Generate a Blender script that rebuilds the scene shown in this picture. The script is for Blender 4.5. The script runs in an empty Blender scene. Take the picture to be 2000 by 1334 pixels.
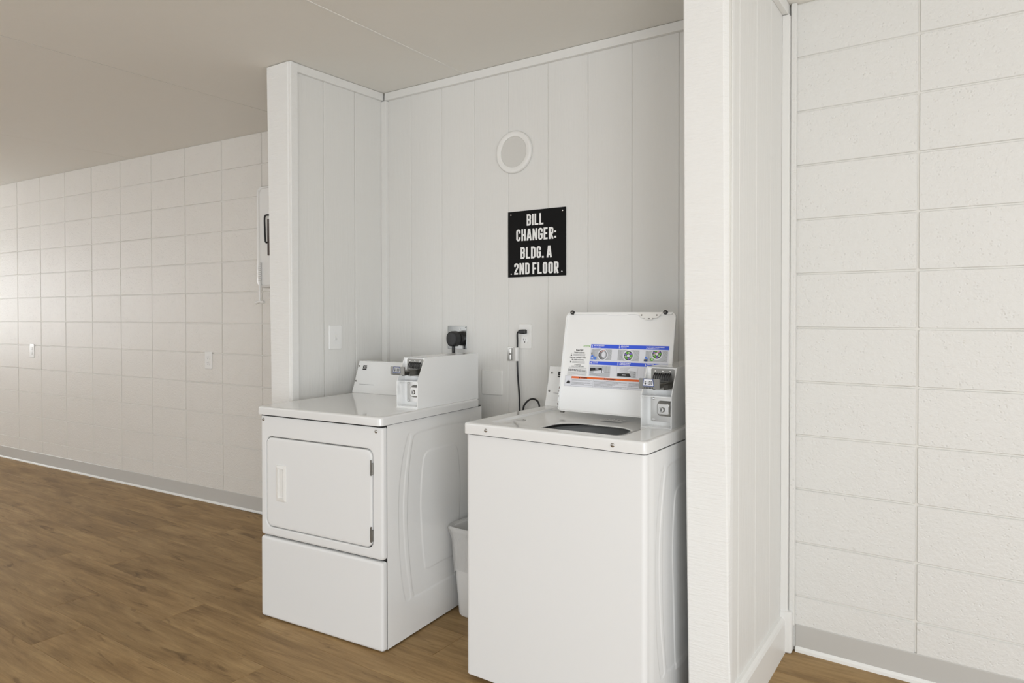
import bpy, bmesh, math, random
from mathutils import Vector, Matrix
random.seed(7)
S = bpy.context.scene
C = S.collection
PI = math.pi
H = 2.4538                      # ceiling height
# ---------------------------------------------------------------- camera
cam = bpy.data.objects.new('camera', bpy.data.cameras.new('camera'))
C.objects.link(cam); S.camera = cam
cam.data.sensor_width = 36.0; cam.data.sensor_fit = 'HORIZONTAL'
cam.data.lens = 1358.226 / 2000 * 36
cam.data.shift_y = -(667 - 631.97) / 2000
cam.data.clip_start = 0.02
yaw, pitch, roll = -0.590805, -0.012377, -0.000813
fw = Vector((math.sin(yaw) * math.cos(pitch), math.cos(yaw) * math.cos(pitch), math.sin(pitch)))
rt = Vector((math.cos(yaw), -math.sin(yaw), 0)); up = rt.cross(fw)
r2 = math.cos(roll) * rt + math.sin(roll) * up; u2 = -math.sin(roll) * rt + math.cos(roll) * up
cam.matrix_world = Matrix(((r2.x, u2.x, -fw.x, 0), (r2.y, u2.y, -fw.y, 0), (r2.z, u2.z, -fw.z, 1.28111), (0, 0, 0, 1)))
# ---------------------------------------------------------------- world, light, exposure
world = bpy.data.worlds.new('world'); S.world = world; world.use_nodes = True
bg = world.node_tree.nodes['Background']
bg.inputs[0].default_value = (0.93, 0.967, 1.0, 1); bg.inputs[1].default_value = 1.35

def area(name, loc, target, sx, sy, power, col=(1, 1, 1)):
    d = bpy.data.lights.new(name, 'AREA'); d.shape = 'RECTANGLE'; d.size = sx; d.size_y = sy
    d.energy = power; d.color = col
    o = bpy.data.objects.new(name, d); C.objects.link(o); o.location = loc
    o.rotation_euler = (Vector(target) - Vector(loc)).to_track_quat('-Z', 'Y').to_euler()
    return o
area('camera_fill', (1.2, -1.5, 1.35), (-1.7, 2.3, 1.1), 2.2, 1.5, 11, (0.945, 0.975, 1.0))  # soft fill lamp added near the camera axis, no window there
area('right_fill', (1.7, -1.0, 0.95), (-1.9, 1.0, 0.6), 1.6, 1.4, 56, (0.945, 0.975, 1.0))  # fill lamp added to brighten the dryer's right side
area('left_fill', (-6.0, -2.3, 1.2), (-6.0, 2.5, 1.6), 3.4, 1.9, 27, (0.98, 0.99, 1.0))  # fill lamp added for the left block wall, ceiling and floor
area('side_window_daylight', (-9.45, 1.0, 1.40), (-7.8, 1.3, 2.45), 2.1, 1.2, 46, (0.98, 0.99, 1.0))
S.view_settings.view_transform = 'Standard'; S.view_settings.look = 'None'
S.view_settings.gamma = 1.0; S.view_settings.use_curve_mapping = False
S.view_settings.exposure = 0.02

# ---------------------------------------------------------------- materials
def newmat(name):
    m = bpy.data.materials.new(name); m.use_nodes = True
    nt = m.node_tree; b = nt.nodes['Principled BSDF']
    return m, nt, b
def plain(name, col, rough=0.5, metal=0.0, coat=0.0, spec=0.5):
    m, nt, b = newmat(name)
    b.inputs['Base Color'].default_value = (*col, 1); b.inputs['Roughness'].default_value = rough
    b.inputs['Metallic'].default_value = metal; b.inputs['Coat Weight'].default_value = coat
    b.inputs['Specular IOR Level'].default_value = spec
    return m
def textured(name, col, col2, rough, scale, vec, bump, dist, detail=4, mottle=0.5, spec=0.5, space='Object', pits=None):
    """two tone noise colour, stretched noise bump, optional pits"""
    m, nt, b = newmat(name); N = nt.nodes; L = nt.links
    tc = N.new('ShaderNodeTexCoord'); mp = N.new('ShaderNodeMapping'); mp.inputs['Scale'].default_value = vec
    oi = N.new('ShaderNodeObjectInfo'); ad = N.new('ShaderNodeVectorMath'); ad.operation = 'ADD'
    mu = N.new('ShaderNodeVectorMath'); mu.operation = 'SCALE'; mu.inputs['Scale'].default_value = 17.0
    cb = N.new('ShaderNodeCombineXYZ')
    for i in range(3): L.new(oi.outputs['Random'], cb.inputs[i])
    L.new(cb.outputs[0], mu.inputs[0]); L.new(tc.outputs[space], ad.inputs[0]); L.new(mu.outputs[0], ad.inputs[1])
    L.new(ad.outputs[0], mp.inputs[0])
    n1 = N.new('ShaderNodeTexNoise'); n1.inputs['Scale'].default_value = scale; n1.inputs['Detail'].default_value = detail
    n1.inputs['Roughness'].default_value = 0.6
    L.new(mp.outputs[0], n1.inputs['Vector'])
    n2 = N.new('ShaderNodeTexNoise'); n2.inputs['Scale'].default_value = scale * 0.11; n2.inputs['Detail'].default_value = 3
    L.new(mp.outputs[0], n2.inputs['Vector'])
    mx = N.new('ShaderNodeMix'); mx.data_type = 'RGBA'
    mx.inputs[6].default_value = (*col, 1); mx.inputs[7].default_value = (*col2, 1)
    mm = N.new('ShaderNodeMath'); mm.operation = 'MULTIPLY'; mm.inputs[1].default_value = mottle
    L.new(n2.outputs[0], mm.inputs[0]); L.new(mm.outputs[0], mx.inputs[0]); L.new(mx.outputs[2], b.inputs['Base Color'])
    bp = N.new('ShaderNodeBump'); bp.inputs['Strength'].default_value = bump; bp.inputs['Distance'].default_value = dist
    L.new(n1.outputs[0], bp.inputs['Height'])
    last = bp
    if pits:
        vo = N.new('ShaderNodeTexVoronoi'); vo.inputs['Scale'].default_value = pits[0]; vo.inputs['Randomness'].default_value = 1
        L.new(ad.outputs[0], vo.inputs['Vector'])
        n3 = N.new('ShaderNodeTexNoise'); n3.inputs['Scale'].default_value = pits[0] * 0.35; L.new(ad.outputs[0], n3.inputs['Vector'])
        mr = N.new('ShaderNodeMapRange'); mr.inputs[1].default_value = 0.0; mr.inputs[2].default_value = pits[1]
        L.new(vo.outputs['Distance'], mr.inputs[0])
        mr2 = N.new('ShaderNodeMapRange'); mr2.inputs[1].default_value = 0.52; mr2.inputs[2].default_value = 0.62
        L.new(n3.outputs[0], mr2.inputs[0])
        mxm = N.new('ShaderNodeMath'); mxm.operation = 'MAXIMUM'
        inv = N.new('ShaderNodeMath'); inv.operation = 'SUBTRACT'; inv.inputs[0].default_value = 1.0
        L.new(mr2.outputs[0], inv.inputs[1]); L.new(inv.outputs[0], mxm.inputs[0]); L.new(mr.outputs[0], mxm.inputs[1])
        b2 = N.new('ShaderNodeBump'); b2.inputs['Strength'].default_value = pits[2]; b2.inputs['Distance'].default_value = 0.0015
        L.new(mxm.outputs[0], b2.inputs['Height']); L.new(bp.outputs[0], b2.inputs['Normal']); last = b2
    L.new(last.outputs[0], b.inputs['Normal'])
    b.inputs['Roughness'].default_value = rough; b.inputs['Specular IOR Level'].default_value = spec
    return m

M = {}
WP = (0.78, 0.775, 0.752); WP2 = (0.75, 0.744, 0.718)
M['block'] = textured('painted_block', WP, WP2, 0.45, 80, (1, 1, 1), 0.8, 0.0032, 6, 0.7, 0.45, 'Object', (95, 0.40, 0.9))
M['block_left_dim'] = textured('painted_block_left_dim', (0.765, 0.743, 0.705), (0.725, 0.70, 0.66), 0.42, 80, (1, 1, 1), 0.8, 0.0032, 6, 0.8, 0.45, 'Object', (85, 0.42, 1.0))  # same wall paint, light falloff put into a darker, warmer colour
M['mortar'] = textured('painted_mortar', (0.78, 0.765, 0.725), (0.74, 0.725, 0.68), 0.5, 120, (1, 1, 1), 0.3, 0.001)
M['siding'] = textured('siding_paint', WP, WP2, 0.5, 60, (1.5, 1.5, 0.11), 0.6, 0.0028, 7, 0.5, 0.35)
M['siding_dark'] = plain('siding_groove', (0.70, 0.69, 0.65), 0.6)
M['sawn'] = textured('sawn_post_paint', (0.84, 0.838, 0.82), (0.82, 0.817, 0.797), 0.55, 40, (0.45, 0.45, 4.5), 0.85, 0.0026, 5, 0.5, 0.3)
M['trim'] = textured('trim_paint', (0.81, 0.806, 0.785), (0.785, 0.78, 0.755), 0.38, 30, (1, 1, 0.3), 0.15, 0.0008, 3, 0.5, 0.45)
M['ceiling'] = textured('ceiling_paint', (0.83, 0.815, 0.77), (0.80, 0.785, 0.74), 0.8, 260, (1, 1, 1), 0.4, 0.0012, 3, 0.5, 0.2)
M['seam'] = plain('ceiling_seam', (0.16, 0.15, 0.135), 0.8)
M['seam_light'] = plain('ceiling_caulk', (0.80, 0.79, 0.75), 0.7)
M['vinyl'] = textured('vinyl_base', (0.56, 0.55, 0.525), (0.53, 0.52, 0.495), 0.32, 18, (1, 1, 1), 0.08, 0.0005, 2, 0.6, 0.4)
M['caulk'] = plain('white_caulk', (0.86, 0.86, 0.84), 0.3)
M['enamel'] = plain('white_enamel', (0.80, 0.805, 0.80), 0.10, 0, 0.3, 0.6)
M['enamel_soft'] = plain('white_enamel_side', (0.88, 0.885, 0.88), 0.16, 0, 0.2, 0.5)
M['enamel_front'] = plain('white_enamel_front', (0.80, 0.807, 0.806), 0.42, 0, 0.0, 0.4)
M['plastic'] = plain('white_plastic', (0.83, 0.825, 0.80), 0.3)
M['plastic_cool'] = plain('bright_plastic', (0.86, 0.86, 0.85), 0.25)
M['black'] = plain('black_rubber', (0.012, 0.012, 0.013), 0.38)
M['dark'] = plain('dark_gap', (0.02, 0.02, 0.02), 0.8)
M['ink'] = plain('black_ink', (0.02, 0.02, 0.022), 0.6)
M['greyink'] = plain('grey_ink', (0.22, 0.22, 0.23), 0.7)
M['steel'] = plain('brushed_steel', (0.56, 0.55, 0.53), 0.32, 1.0)
M['steel_dark'] = plain('dull_steel', (0.23, 0.225, 0.21), 0.36, 1.0)
M['chrome'] = plain('chrome', (0.80, 0.80, 0.80), 0.12, 1.0)
M['platesteel'] = plain('galvanised_plate', (0.36, 0.37, 0.37), 0.22, 1.0)
M['zinc'] = plain('zinc_screw', (0.45, 0.44, 0.42), 0.3, 1.0)
M['brown'] = plain('brown_plate', (0.07, 0.045, 0.04), 0.45)
M['sign'] = textured('sign_black', (0.006, 0.006, 0.006), (0.009, 0.009, 0.009), 0.5, 500, (1, 1, 1), 0.3, 0.0004, spec=0.12)
M['white_ink'] = plain('white_letters', (0.88, 0.88, 0.87), 0.5)
M['blue'] = plain('label_blue', (0.035, 0.10, 0.72), 0.45)
M['orange'] = plain('label_orange', (0.78, 0.14, 0.015), 0.45)
M['labelpaper'] = plain('label_paper', (0.74, 0.75, 0.80), 0.45)
M['green'] = plain('label_green', (0.13, 0.42, 0.03), 0.5)
M['palegreen'] = plain('label_pale_green', (0.38, 0.56, 0.28), 0.5)
M['purple'] = plain('label_purple', (0.22, 0.14, 0.50), 0.5)
M['pink'] = plain('label_pink', (0.75, 0.38, 0.34), 0.5)
M['lblue'] = plain('label_light_blue', (0.09, 0.22, 0.72), 0.5)
M['pic'] = plain('label_picture_grey', (0.50, 0.515, 0.54), 0.5)
M['navy'] = plain('tag_navy', (0.02, 0.05, 0.20), 0.4)
M['tub'] = plain('tub_plastic', (0.74, 0.74, 0.72), 0.4)
M['cup'] = plain('grey_cup', (0.42, 0.42, 0.41), 0.45)
M['opal'] = plain('opal_lens', (0.66, 0.65, 0.62), 0.45)
M['rust'] = plain('rust_stain', (0.10, 0.045, 0.02), 0.8)

def bag_mat():
    m, nt, b = newmat('bin_liner')
    b.inputs['Base Color'].default_value = (0.86, 0.86, 0.85, 1); b.inputs['Roughness'].default_value = 0.3
    b.inputs['Alpha'].default_value = 0.62
    N = nt.nodes; L = nt.links
    tc = N.new('ShaderNodeTexCoord'); mp = N.new('ShaderNodeMapping'); mp.inputs['Scale'].default_value = (3, 3, 1)
    n = N.new('ShaderNodeTexNoise'); n.inputs['Scale'].default_value = 14; n.inputs['Distortion'].default_value = 1.5
    bp = N.new('ShaderNodeBump'); bp.inputs['Strength'].default_value = 0.6; bp.inputs['Distance'].default_value = 0.01
    L.new(tc.outputs['Object'], mp.inputs[0]); L.new(mp.outputs[0], n.inputs['Vector']); L.new(n.outputs[0], bp.inputs['Height']); L.new(bp.outputs[0], b.inputs['Normal'])
    return m
M['bag'] = bag_mat()
def glass_mat():
    m, nt, b = newmat('window_glass')
    b.inputs['Base Color'].default_value = (1, 1, 1, 1); b.inputs['Roughness'].default_value = 0.0
    b.inputs['Transmission Weight'].default_value = 1.0; b.inputs['IOR'].default_value = 1.05
    return m
M['glass'] = glass_mat()

def wood_mat():
    m, nt, b = newmat('vinyl_plank_oak'); N = nt.nodes; L = nt.links
    tc = N.new('ShaderNodeTexCoord'); oi = N.new('ShaderNodeObjectInfo')
    cb = N.new('ShaderNodeCombineXYZ')
    for i, k in enumerate((31.0, 17.0, 23.0)):
        mm = N.new('ShaderNodeMath'); mm.operation = 'MULTIPLY'; mm.inputs[1].default_value = k
        L.new(oi.outputs['Random'], mm.inputs[0]); L.new(mm.outputs[0], cb.inputs[i])
    ad = N.new('ShaderNodeVectorMath'); ad.operation = 'ADD'; L.new(tc.outputs['Object'], ad.inputs[0]); L.new(cb.outputs[0], ad.inputs[1])
    def noise(vec, sc, det, dist=0.0, rough=0.55):
        mp = N.new('ShaderNodeMapping'); mp.inputs['Scale'].default_value = vec; L.new(ad.outputs[0], mp.inputs[0])
        n = N.new('ShaderNodeTexNoise'); n.inputs['Scale'].default_value = sc; n.inputs['Detail'].default_value = det
        n.inputs['Distortion'].default_value = dist; n.inputs['Roughness'].default_value = rough
        L.new(mp.outputs[0], n.inputs['Vector']); return n
    big = noise((0.75, 4.6, 1), 2.0, 6, 0.9, 0.62)
    mid = noise((1.1, 16, 1), 3.0, 5, 0.4, 0.65)
    fine = noise((2.5, 70, 1), 4.0, 4, 0.0, 0.6)
    knot = noise((2.0, 8, 1), 2.8, 3, 0.8, 0.5)
    r1 = N.new('ShaderNodeValToRGB'); L.new(big.outputs[0], r1.inputs[0])
    e = r1.color_ramp.elements
    e[0].position = 0.30; e[0].color = (0.245, 0.150, 0.062, 1)
    e[1].position = 0.72; e[1].color = (0.475, 0.322, 0.152, 1)
    x = e.new(0.50); x.color = (0.37, 0.238, 0.106, 1)
    r2_ = N.new('ShaderNodeValToRGB'); L.new(mid.outputs[0], r2_.inputs[0])
    e = r2_.color_ramp.elements; e[0].position = 0.33; e[0].color = (0.70, 0.68, 0.65, 1); e[1].position = 0.62; e[1].color = (1.06, 1.06, 1.06, 1)
    r3 = N.new('ShaderNodeValToRGB'); L.new(fine.outputs[0], r3.inputs[0])
    e = r3.color_ramp.elements; e[0].position = 0.3; e[0].color = (0.86, 0.86, 0.86, 1); e[1].position = 0.65; e[1].color = (1.04, 1.04, 1.04, 1)
    r4 = N.new('ShaderNodeValToRGB'); L.new(knot.outputs[0], r4.inputs[0])
    e = r4.color_ramp.elements; e[0].position = 0.26; e[0].color = (0.52, 0.48, 0.44, 1); e[1].position = 0.385; e[1].color = (1, 1, 1, 1)
    cur = r1.outputs[0]
    for r, fac in ((r2_, 0.65), (r3, 1.0), (r4, 0.9)):
        mx = N.new('ShaderNodeMix'); mx.data_type = 'RGBA'; mx.blend_type = 'MULTIPLY'; mx.inputs[0].default_value = fac
        L.new(cur, mx.inputs[6]); L.new(r.outputs[0], mx.inputs[7]); cur = mx.outputs[2]
    hs = N.new('ShaderNodeHueSaturation'); mr = N.new('ShaderNodeMapRange'); mr.inputs[3].default_value = 0.95; mr.inputs[4].default_value = 1.06
    L.new(oi.outputs['Random'], mr.inputs[0]); L.new(mr.outputs[0], hs.inputs['Value']); L.new(cur, hs.inputs['Color'])
    L.new(hs.outputs[0], b.inputs['Base Color'])
    bp = N.new('ShaderNodeBump'); bp.inputs['Strength'].default_value = 0.12; bp.inputs['Distance'].default_value = 0.001
    L.new(fine.outputs[0], bp.inputs['Height']); L.new(bp.outputs[0], b.inputs['Normal'])
    b.inputs['Roughness'].default_value = 0.5; b.inputs['Specular IOR Level'].default_value = 0.22
    return m
M['wood'] = wood_mat()

# ---------------------------------------------------------------- helpers
def link(name, me, parent=None, loc=(0, 0, 0), rot=(0, 0, 0)):
    o = bpy.data.objects.new(name, me); C.objects.link(o); o.parent = parent
    o.location = loc; o.rotation_euler = rot
    return o
def build(name, bm, mats, parent=None, loc=(0, 0, 0), rot=(0, 0, 0), smooth=False, recalc=True):
    if recalc: bmesh.ops.recalc_face_normals(bm, faces=bm.faces[:])
    me = bpy.data.meshes.new(name); bm.to_mesh(me); bm.free()
    for m in (mats if isinstance(mats, (list, tuple)) else [mats]):
        me.materials.append(M[m] if isinstance(m, str) else m)
    if smooth:
        for p in me.polygons: p.use_smooth = True
        me.set_sharp_from_angle(angle=math.radians(38))
    o = link(name, me, parent, loc, rot)
    if smooth:
        wn = o.modifiers.new('weighted', 'WEIGHTED_NORMAL'); wn.keep_sharp = True; wn.weight = 100
    return o
def empty(name, label=None, cat=None, loc=(0, 0, 0), rz=0, group=None):
    o = bpy.data.objects.new(name, None); C.objects.link(o); o.location = loc; o.rotation_euler = (0, 0, rz)
    o.empty_display_size = 0.05
    if label: tag(o, label, cat, group)
    return o
def tag(o, label, cat, group=None):
    o['label'] = label; o['category'] = cat
    if group: o['group'] = group
    return o
def struct(o): o['kind'] = 'structure'; return o
def box(bm, x0, x1, y0, y1, z0, z1, mi=0, bevel=0, seg=2):
    vs = [bm.verts.new((x, y, z)) for z in (z0, z1) for y in (y0, y1) for x in (x0, x1)]
    fs = [bm.faces.new([vs[i] for i in q]) for q in ((0, 2, 3, 1), (4, 5, 7, 6), (0, 1, 5, 4), (2, 6, 7, 3), (0, 4, 6, 2), (1, 3, 7, 5))]
    for f in fs: f.material_index = mi
    if bevel:
        es = list({e for f in fs for e in f.edges})
        r = bmesh.ops.bevel(bm, geom=es, offset=bevel, segments=seg, affect='EDGES', profile=0.5)
        for f in r['faces']: f.material_index = mi
    return vs
def boxo(name, x0, x1, y0, y1, z0, z1, mat, parent=None, bevel=0, seg=2, **k):
    bm = bmesh.new(); box(bm, x0, x1, y0, y1, z0, z1, 0, bevel, seg)
    return build(name, bm, mat, parent, smooth=bool(bevel), **k)
def rr(cx, cy, hx, hy, r, n=6):
    """rounded rectangle as 4*(n+1) points, counter clockwise"""
    out = []
    for k, (sx, sy) in enumerate(((1, 1), (-1, 1), (-1, -1), (1, -1))):
        ox, oy = cx + sx * (hx - r), cy + sy * (hy - r)
        for i in range(n + 1):
            a = (k + i / n) * PI / 2
            out.append((ox + r * math.cos(a), oy + r * math.sin(a)))
    return out
def circ(cx, cy, r, n=28, ry=None):
    return [(cx + r * math.cos(2 * PI * i / n), cy + (ry or r) * math.sin(2 * PI * i / n)) for i in range(n)]
def xz(pts, y): return [(p[0], y, p[1]) for p in pts]
def xy(pts, z): return [(p[0], p[1], z) for p in pts]
def yz(pts, x): return [(x, p[0], p[1]) for p in pts]
def loft(bm, rings, cap0=False, cap1=False, mi=0, close=True):
    R = [[bm.verts.new(p) for p in r] for r in rings]
    n = len(R[0])
    for a, b in zip(R, R[1:]):
        for i in range(n if close else n - 1):
            j = (i + 1) % n
            bm.faces.new((a[i], a[j], b[j], b[i])).material_index = mi
    if cap0: bm.faces.new(R[0][::-1]).material_index = mi
    if cap1: bm.faces.new(R[-1]).material_index = mi
    return R
def prism(bm, pts, axis, c0, c1, mi=0):
    f = {'x': yz, 'y': xz, 'z': xy}[axis]
    loft(bm, [f(pts, c0), f(pts, c1)], True, True, mi)
def spline(pts, n=8):
    P = [Vector(p) for p in pts]; P = [P[0] * 2 - P[1]] + P + [P[-1] * 2 - P[-2]]
    out = []
    for i in range(1, len(P) - 2):
        for k in range(n):
            t = k / n; a, b, c, d = P[i - 1:i + 3]
            out.append(0.5 * ((2 * b) + (c - a) * t + (2 * a - 5 * b + 4 * c - d) * t * t + (3 * b - a - 3 * c + d) * t ** 3))
    out.append(P[-2]); return out
def tube(bm, pts, r, n=10, mi=0, flat=1.0, ref=Vector((0.13, 0.21, 0.97))):
    P = [Vector(p) for p in pts]; rings = []
    for i, p in enumerate(P):
        t = (P[min(i + 1, len(P) - 1)] - P[max(i - 1, 0)]).normalized()
        a = t.cross(ref).normalized(); b = t.cross(a).normalized()
        rr_ = r[i] if isinstance(r, (list, tuple)) else r
        rings.append([p + a * rr_ * math.cos(2 * PI * k / n) + b * rr_ * flat * math.sin(2 * PI * k / n) for k in range(n)])
    loft(bm, rings, True, True, mi)
def disc_stack(bm, c, axis, prof, n=24, mi=0, cap=True):
    """lathe: prof = [(radius, offset along axis)] around axis through c"""
    A = {'x': (Vector((0, 1, 0)), Vector((0, 0, 1)), Vector((1, 0, 0))), 'y': (Vector((1, 0, 0)), Vector((0, 0, 1)), Vector((0, 1, 0))),
         'z': (Vector((1, 0, 0)), Vector((0, 1, 0)), Vector((0, 0, 1)))}[axis]
    c = Vector(c)
    rings = [[c + A[0] * r * math.cos(2 * PI * k / n) + A[1] * r * math.sin(2 * PI * k / n) + A[2] * d for k in range(n)] for r, d in prof]
    loft(bm, rings, cap, cap, mi)
def screw(name, parent, c, axis, r, d, mat='zinc'):
    bm = bmesh.new(); disc_stack(bm, c, axis, [(r, 0), (r, d * 0.5), (r * 0.8, d * 0.85), (r * 0.35, d), (r * 0.3, d * 0.7)], 14)
    return build(name, bm, mat, parent, smooth=True)

class Flat:
    """flat print: polygons in a (u,v) plane on thin layers, several inks, one mesh"""
    def __init__(s, f): s.bm = bmesh.new(); s.f = f; s.m = []
    def mi(s, m):
        if m not in s.m: s.m.append(m)
        return s.m.index(m)
    def poly(s, pts, m, lay=1):
        vs = [s.bm.verts.new(s.f(p[0], p[1], lay)) for p in pts]
        try: s.bm.faces.new(vs).material_index = s.mi(m)
        except ValueError: pass
    def rect(s, u0, u1, v0, v1, m, lay=1): s.poly(((u0, v0), (u1, v0), (u1, v1), (u0, v1)), m, lay)
    def ell(s, cu, cv, r, m, lay=1, ry=None, n=24): s.poly(circ(cu, cv, r, n, ry), m, lay)
    def line(s, pts, w, m, lay=1):
        for (a, b) in zip(pts, pts[1:]):
            d = Vector(b) - Vector(a)
            if d.length < 1e-9: continue
            q = Vector((-d.y, d.x)).normalized() * w / 2
            a_, b_ = Vector(a) - d.normalized() * w * 0.4, Vector(b) + d.normalized() * w * 0.4
            s.poly((a_ + q, a_ - q, b_ - q, b_ + q), m, lay)
    def text(s, t, u, v, size, m, lay=2, align='LEFT', sx=1.0, bold=0.0, skew=0.0):
        cu = bpy.data.curves.new('t', 'FONT'); cu.body = t; cu.size = size; cu.align_x = align; cu.offset = bold; cu.resolution_u = 2
        ob = bpy.data.objects.new('t', cu); C.objects.link(ob)
        bpy.context.view_layer.update()
        me = bpy.data.meshes.new_from_object(ob.evaluated_get(bpy.context.evaluated_depsgraph_get()))
        k = s.mi(m); vs = [s.bm.verts.new(s.f(u + (q.co.x + q.co.y * skew) * sx, v + q.co.y, lay)) for q in me.vertices]
        for p in me.polygons:
            try: s.bm.faces.new([vs[i] for i in p.vertices]).material_index = k
            except ValueError: pass
        bpy.data.objects.remove(ob); bpy.data.curves.remove(cu); bpy.data.meshes.remove(me)
    def dashes(s, u0, u1, v, h, m, lay=1, rnd=None):
        rnd = rnd or random; u = u0
        while u < u1:
            w = rnd.uniform(0.6, 2.6) * h * 1.6
            s.rect(u, min(u + w, u1), v, v + h, m, lay); u += w + h * 0.55
    def done(s, name, parent, **k): return build(name, s.bm, s.m, parent, recalc=False, **k)

# condensed gothic capitals drawn as strokes, cap height 1
def arc(cx, cy, rx, ry, a0, a1, n=6): return [(cx + rx * math.cos(math.radians(a0 + (a1 - a0) * i / n)), cy + ry * math.sin(math.radians(a0 + (a1 - a0) * i / n))) for i in range(n + 1)]
T = 0.155; W_ = 0.40; h_ = T / 2
def glyphs():
    l, r, b, t = h_, W_ - h_, h_, 1 - h_; q = 0.112
    ring = arc(r - q, t - q, q, q, 0, 90) + arc(l + q, t - q, q, q, 90, 180) + arc(l + q, b + q, q, q, 180, 270) + arc(r - q, b + q, q, q, 270, 360)
    G = {}
    G['I'] = ([[(l, 0), (l, 1)]], T)
    G['L'] = ([[(l, 1), (l, b), (r + .05, b)]], W_ - .03)
    G['B'] = ([[(l, 0), (l, t), (r - q, t)] + arc(r - q, t - q, q, q, 90, 0) + [(r, .64)] + arc(r - .1, .62, .1, .1, 0, -90) + [(T * .99, .52)],
               [(r - .1, .52)] + arc(r - .1, .42, .1, .1, 90, 0) + [(r, b + q)] + arc(r - q, b + q, q, q, 0, -90) + [(T * .99, b)]], W_)
    G['C'] = ([[(r, .66), (r, t - q)] + arc(r - q, t - q, q, q, 0, 90) + arc(l + q, t - q, q, q, 90, 180) + arc(l + q, b + q, q, q, 180, 270) + arc(r - q, b + q, q, q, 270, 360) + [(r, .34)]], W_)
    G['G'] = ([[(r, .66), (r, t - q)] + arc(r - q, t - q, q, q, 0, 90) + arc(l + q, t - q, q, q, 90, 180) + arc(l + q, b + q, q, q, 180, 270) + arc(r - q, b + q, q, q, 270, 360) + [(r, .46), (r - .14, .46)]], W_)
    G['O'] = ([ring + [ring[0]]], W_)
    G['D'] = ([[(l, b), (l, t), (r - q, t)] + arc(r - q, t - q, q, q, 90, 0) + arc(r - q, b + q, q, q, 0, -90) + [(l, b)]], W_)
    G['H'] = ([[(l, 0), (l, 1)], [(r, 0), (r, 1)], [(l, .5), (r, .5)]], W_)
    G['N'] = ([[(l, 0), (l, 1)], [(r + .03, 0), (r + .03, 1)], [(l + .01, .94), (r + .02, .06)]], W_ + .03)
    G['A'] = ([[(h_ - .01, 0), (.192, 1)], [(W_ + .04 - h_ + .01, 0), (.248, 1)], [(.13, .27), (.31, .27)]], W_ + .04)
    G['E'] = ([[(r + .03, t), (l, t), (l, b), (r + .03, b)], [(l, .5), (r, .5)]], W_ - .02)
    G['F'] = ([[(r + .04, t), (l, t), (l, 0)], [(l, .48), (r, .48)]], W_ - .03)
    G['R'] = ([[(l, 0), (l, t), (r - q, t)] + arc(r - q, t - q, q, q, 90, 0) + [(r, .62)] + arc(r - .1, .56, .1, .1, 0, -90) + [(T * .99, .46)], [(r - .13, .46), (r + .02, 0)]], W_)
    G['2'] = ([[(l, .68), (l, t - q)] + arc(l + q, t - q, q, q, 180, 90) + arc(r - q, t - q, q, q, 90, 0) + [(r, .64), (l + .01, .2), (l, b), (r + .03, b)]], W_)
    G['.'] = ([[(l, 0), (l, T)]], T)
    G[':'] = ([[(l, .08), (l, .08 + T)], [(l, .52), (l, .52 + T)]], T)
    return G
GL = glyphs()
def ribbon(fl, pts, t, m, lay):
    P = [Vector(p) for p in pts]; Q = [P[0]]
    for p in P[1:]:
        if (p - Q[-1]).length > 1e-5: Q.append(p)
    P = Q; closed = (P[0] - P[-1]).length < 1e-4; L_, R_ = [], []
    for i, p in enumerate(P):
        a = P[i - 1] if i else (P[-2] if closed else None); c = P[i + 1] if i < len(P) - 1 else (P[1] if closed else None)
        d1 = (p - a).normalized() if a is not None else (c - p).normalized()
        d2 = (c - p).normalized() if c is not None else d1
        n1 = Vector((-d1.y, d1.x)); n2 = Vector((-d2.y, d2.x)); n = (n1 + n2).normalized()
        k = min(1.0 / max(n.dot(n1), 0.3), 2.2)
        L_.append(p + n * t / 2 * k); R_.append(p - n * t / 2 * k)
    for i in range(len(P) - 1): fl.poly((L_[i], R_[i], R_[i + 1], L_[i + 1]), m, lay)
def sign_text(fl, s, cu, v, hgt, width, m, lay=2):
    gap = 0.085; space = 0.17; w = 0; items = []
    for ch in s:
        if ch == ' ': w += space; continue
        g, gw = GL[ch]; items.append((g, w)); w += gw + gap
    w -= gap; sx = width / w
    for g, off in items:
        for kp, path in enumerate(g):
            # keep the stroke weight even: build in unit space then scale
            f2 = type('F', (), {})(); 
            def poly(pts, m_, lay_, off=off): fl.poly([(cu - width / 2 + (p[0] + off) * sx, v + p[1] * hgt) for p in pts], m_, lay_)
            f2.poly = poly; ribbon(f2, path, T, m, lay + kp * 0.6)

# ================================================================ STRUCTURE
XL, XR, YF = -9.3, 3.4, -2.6
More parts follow.
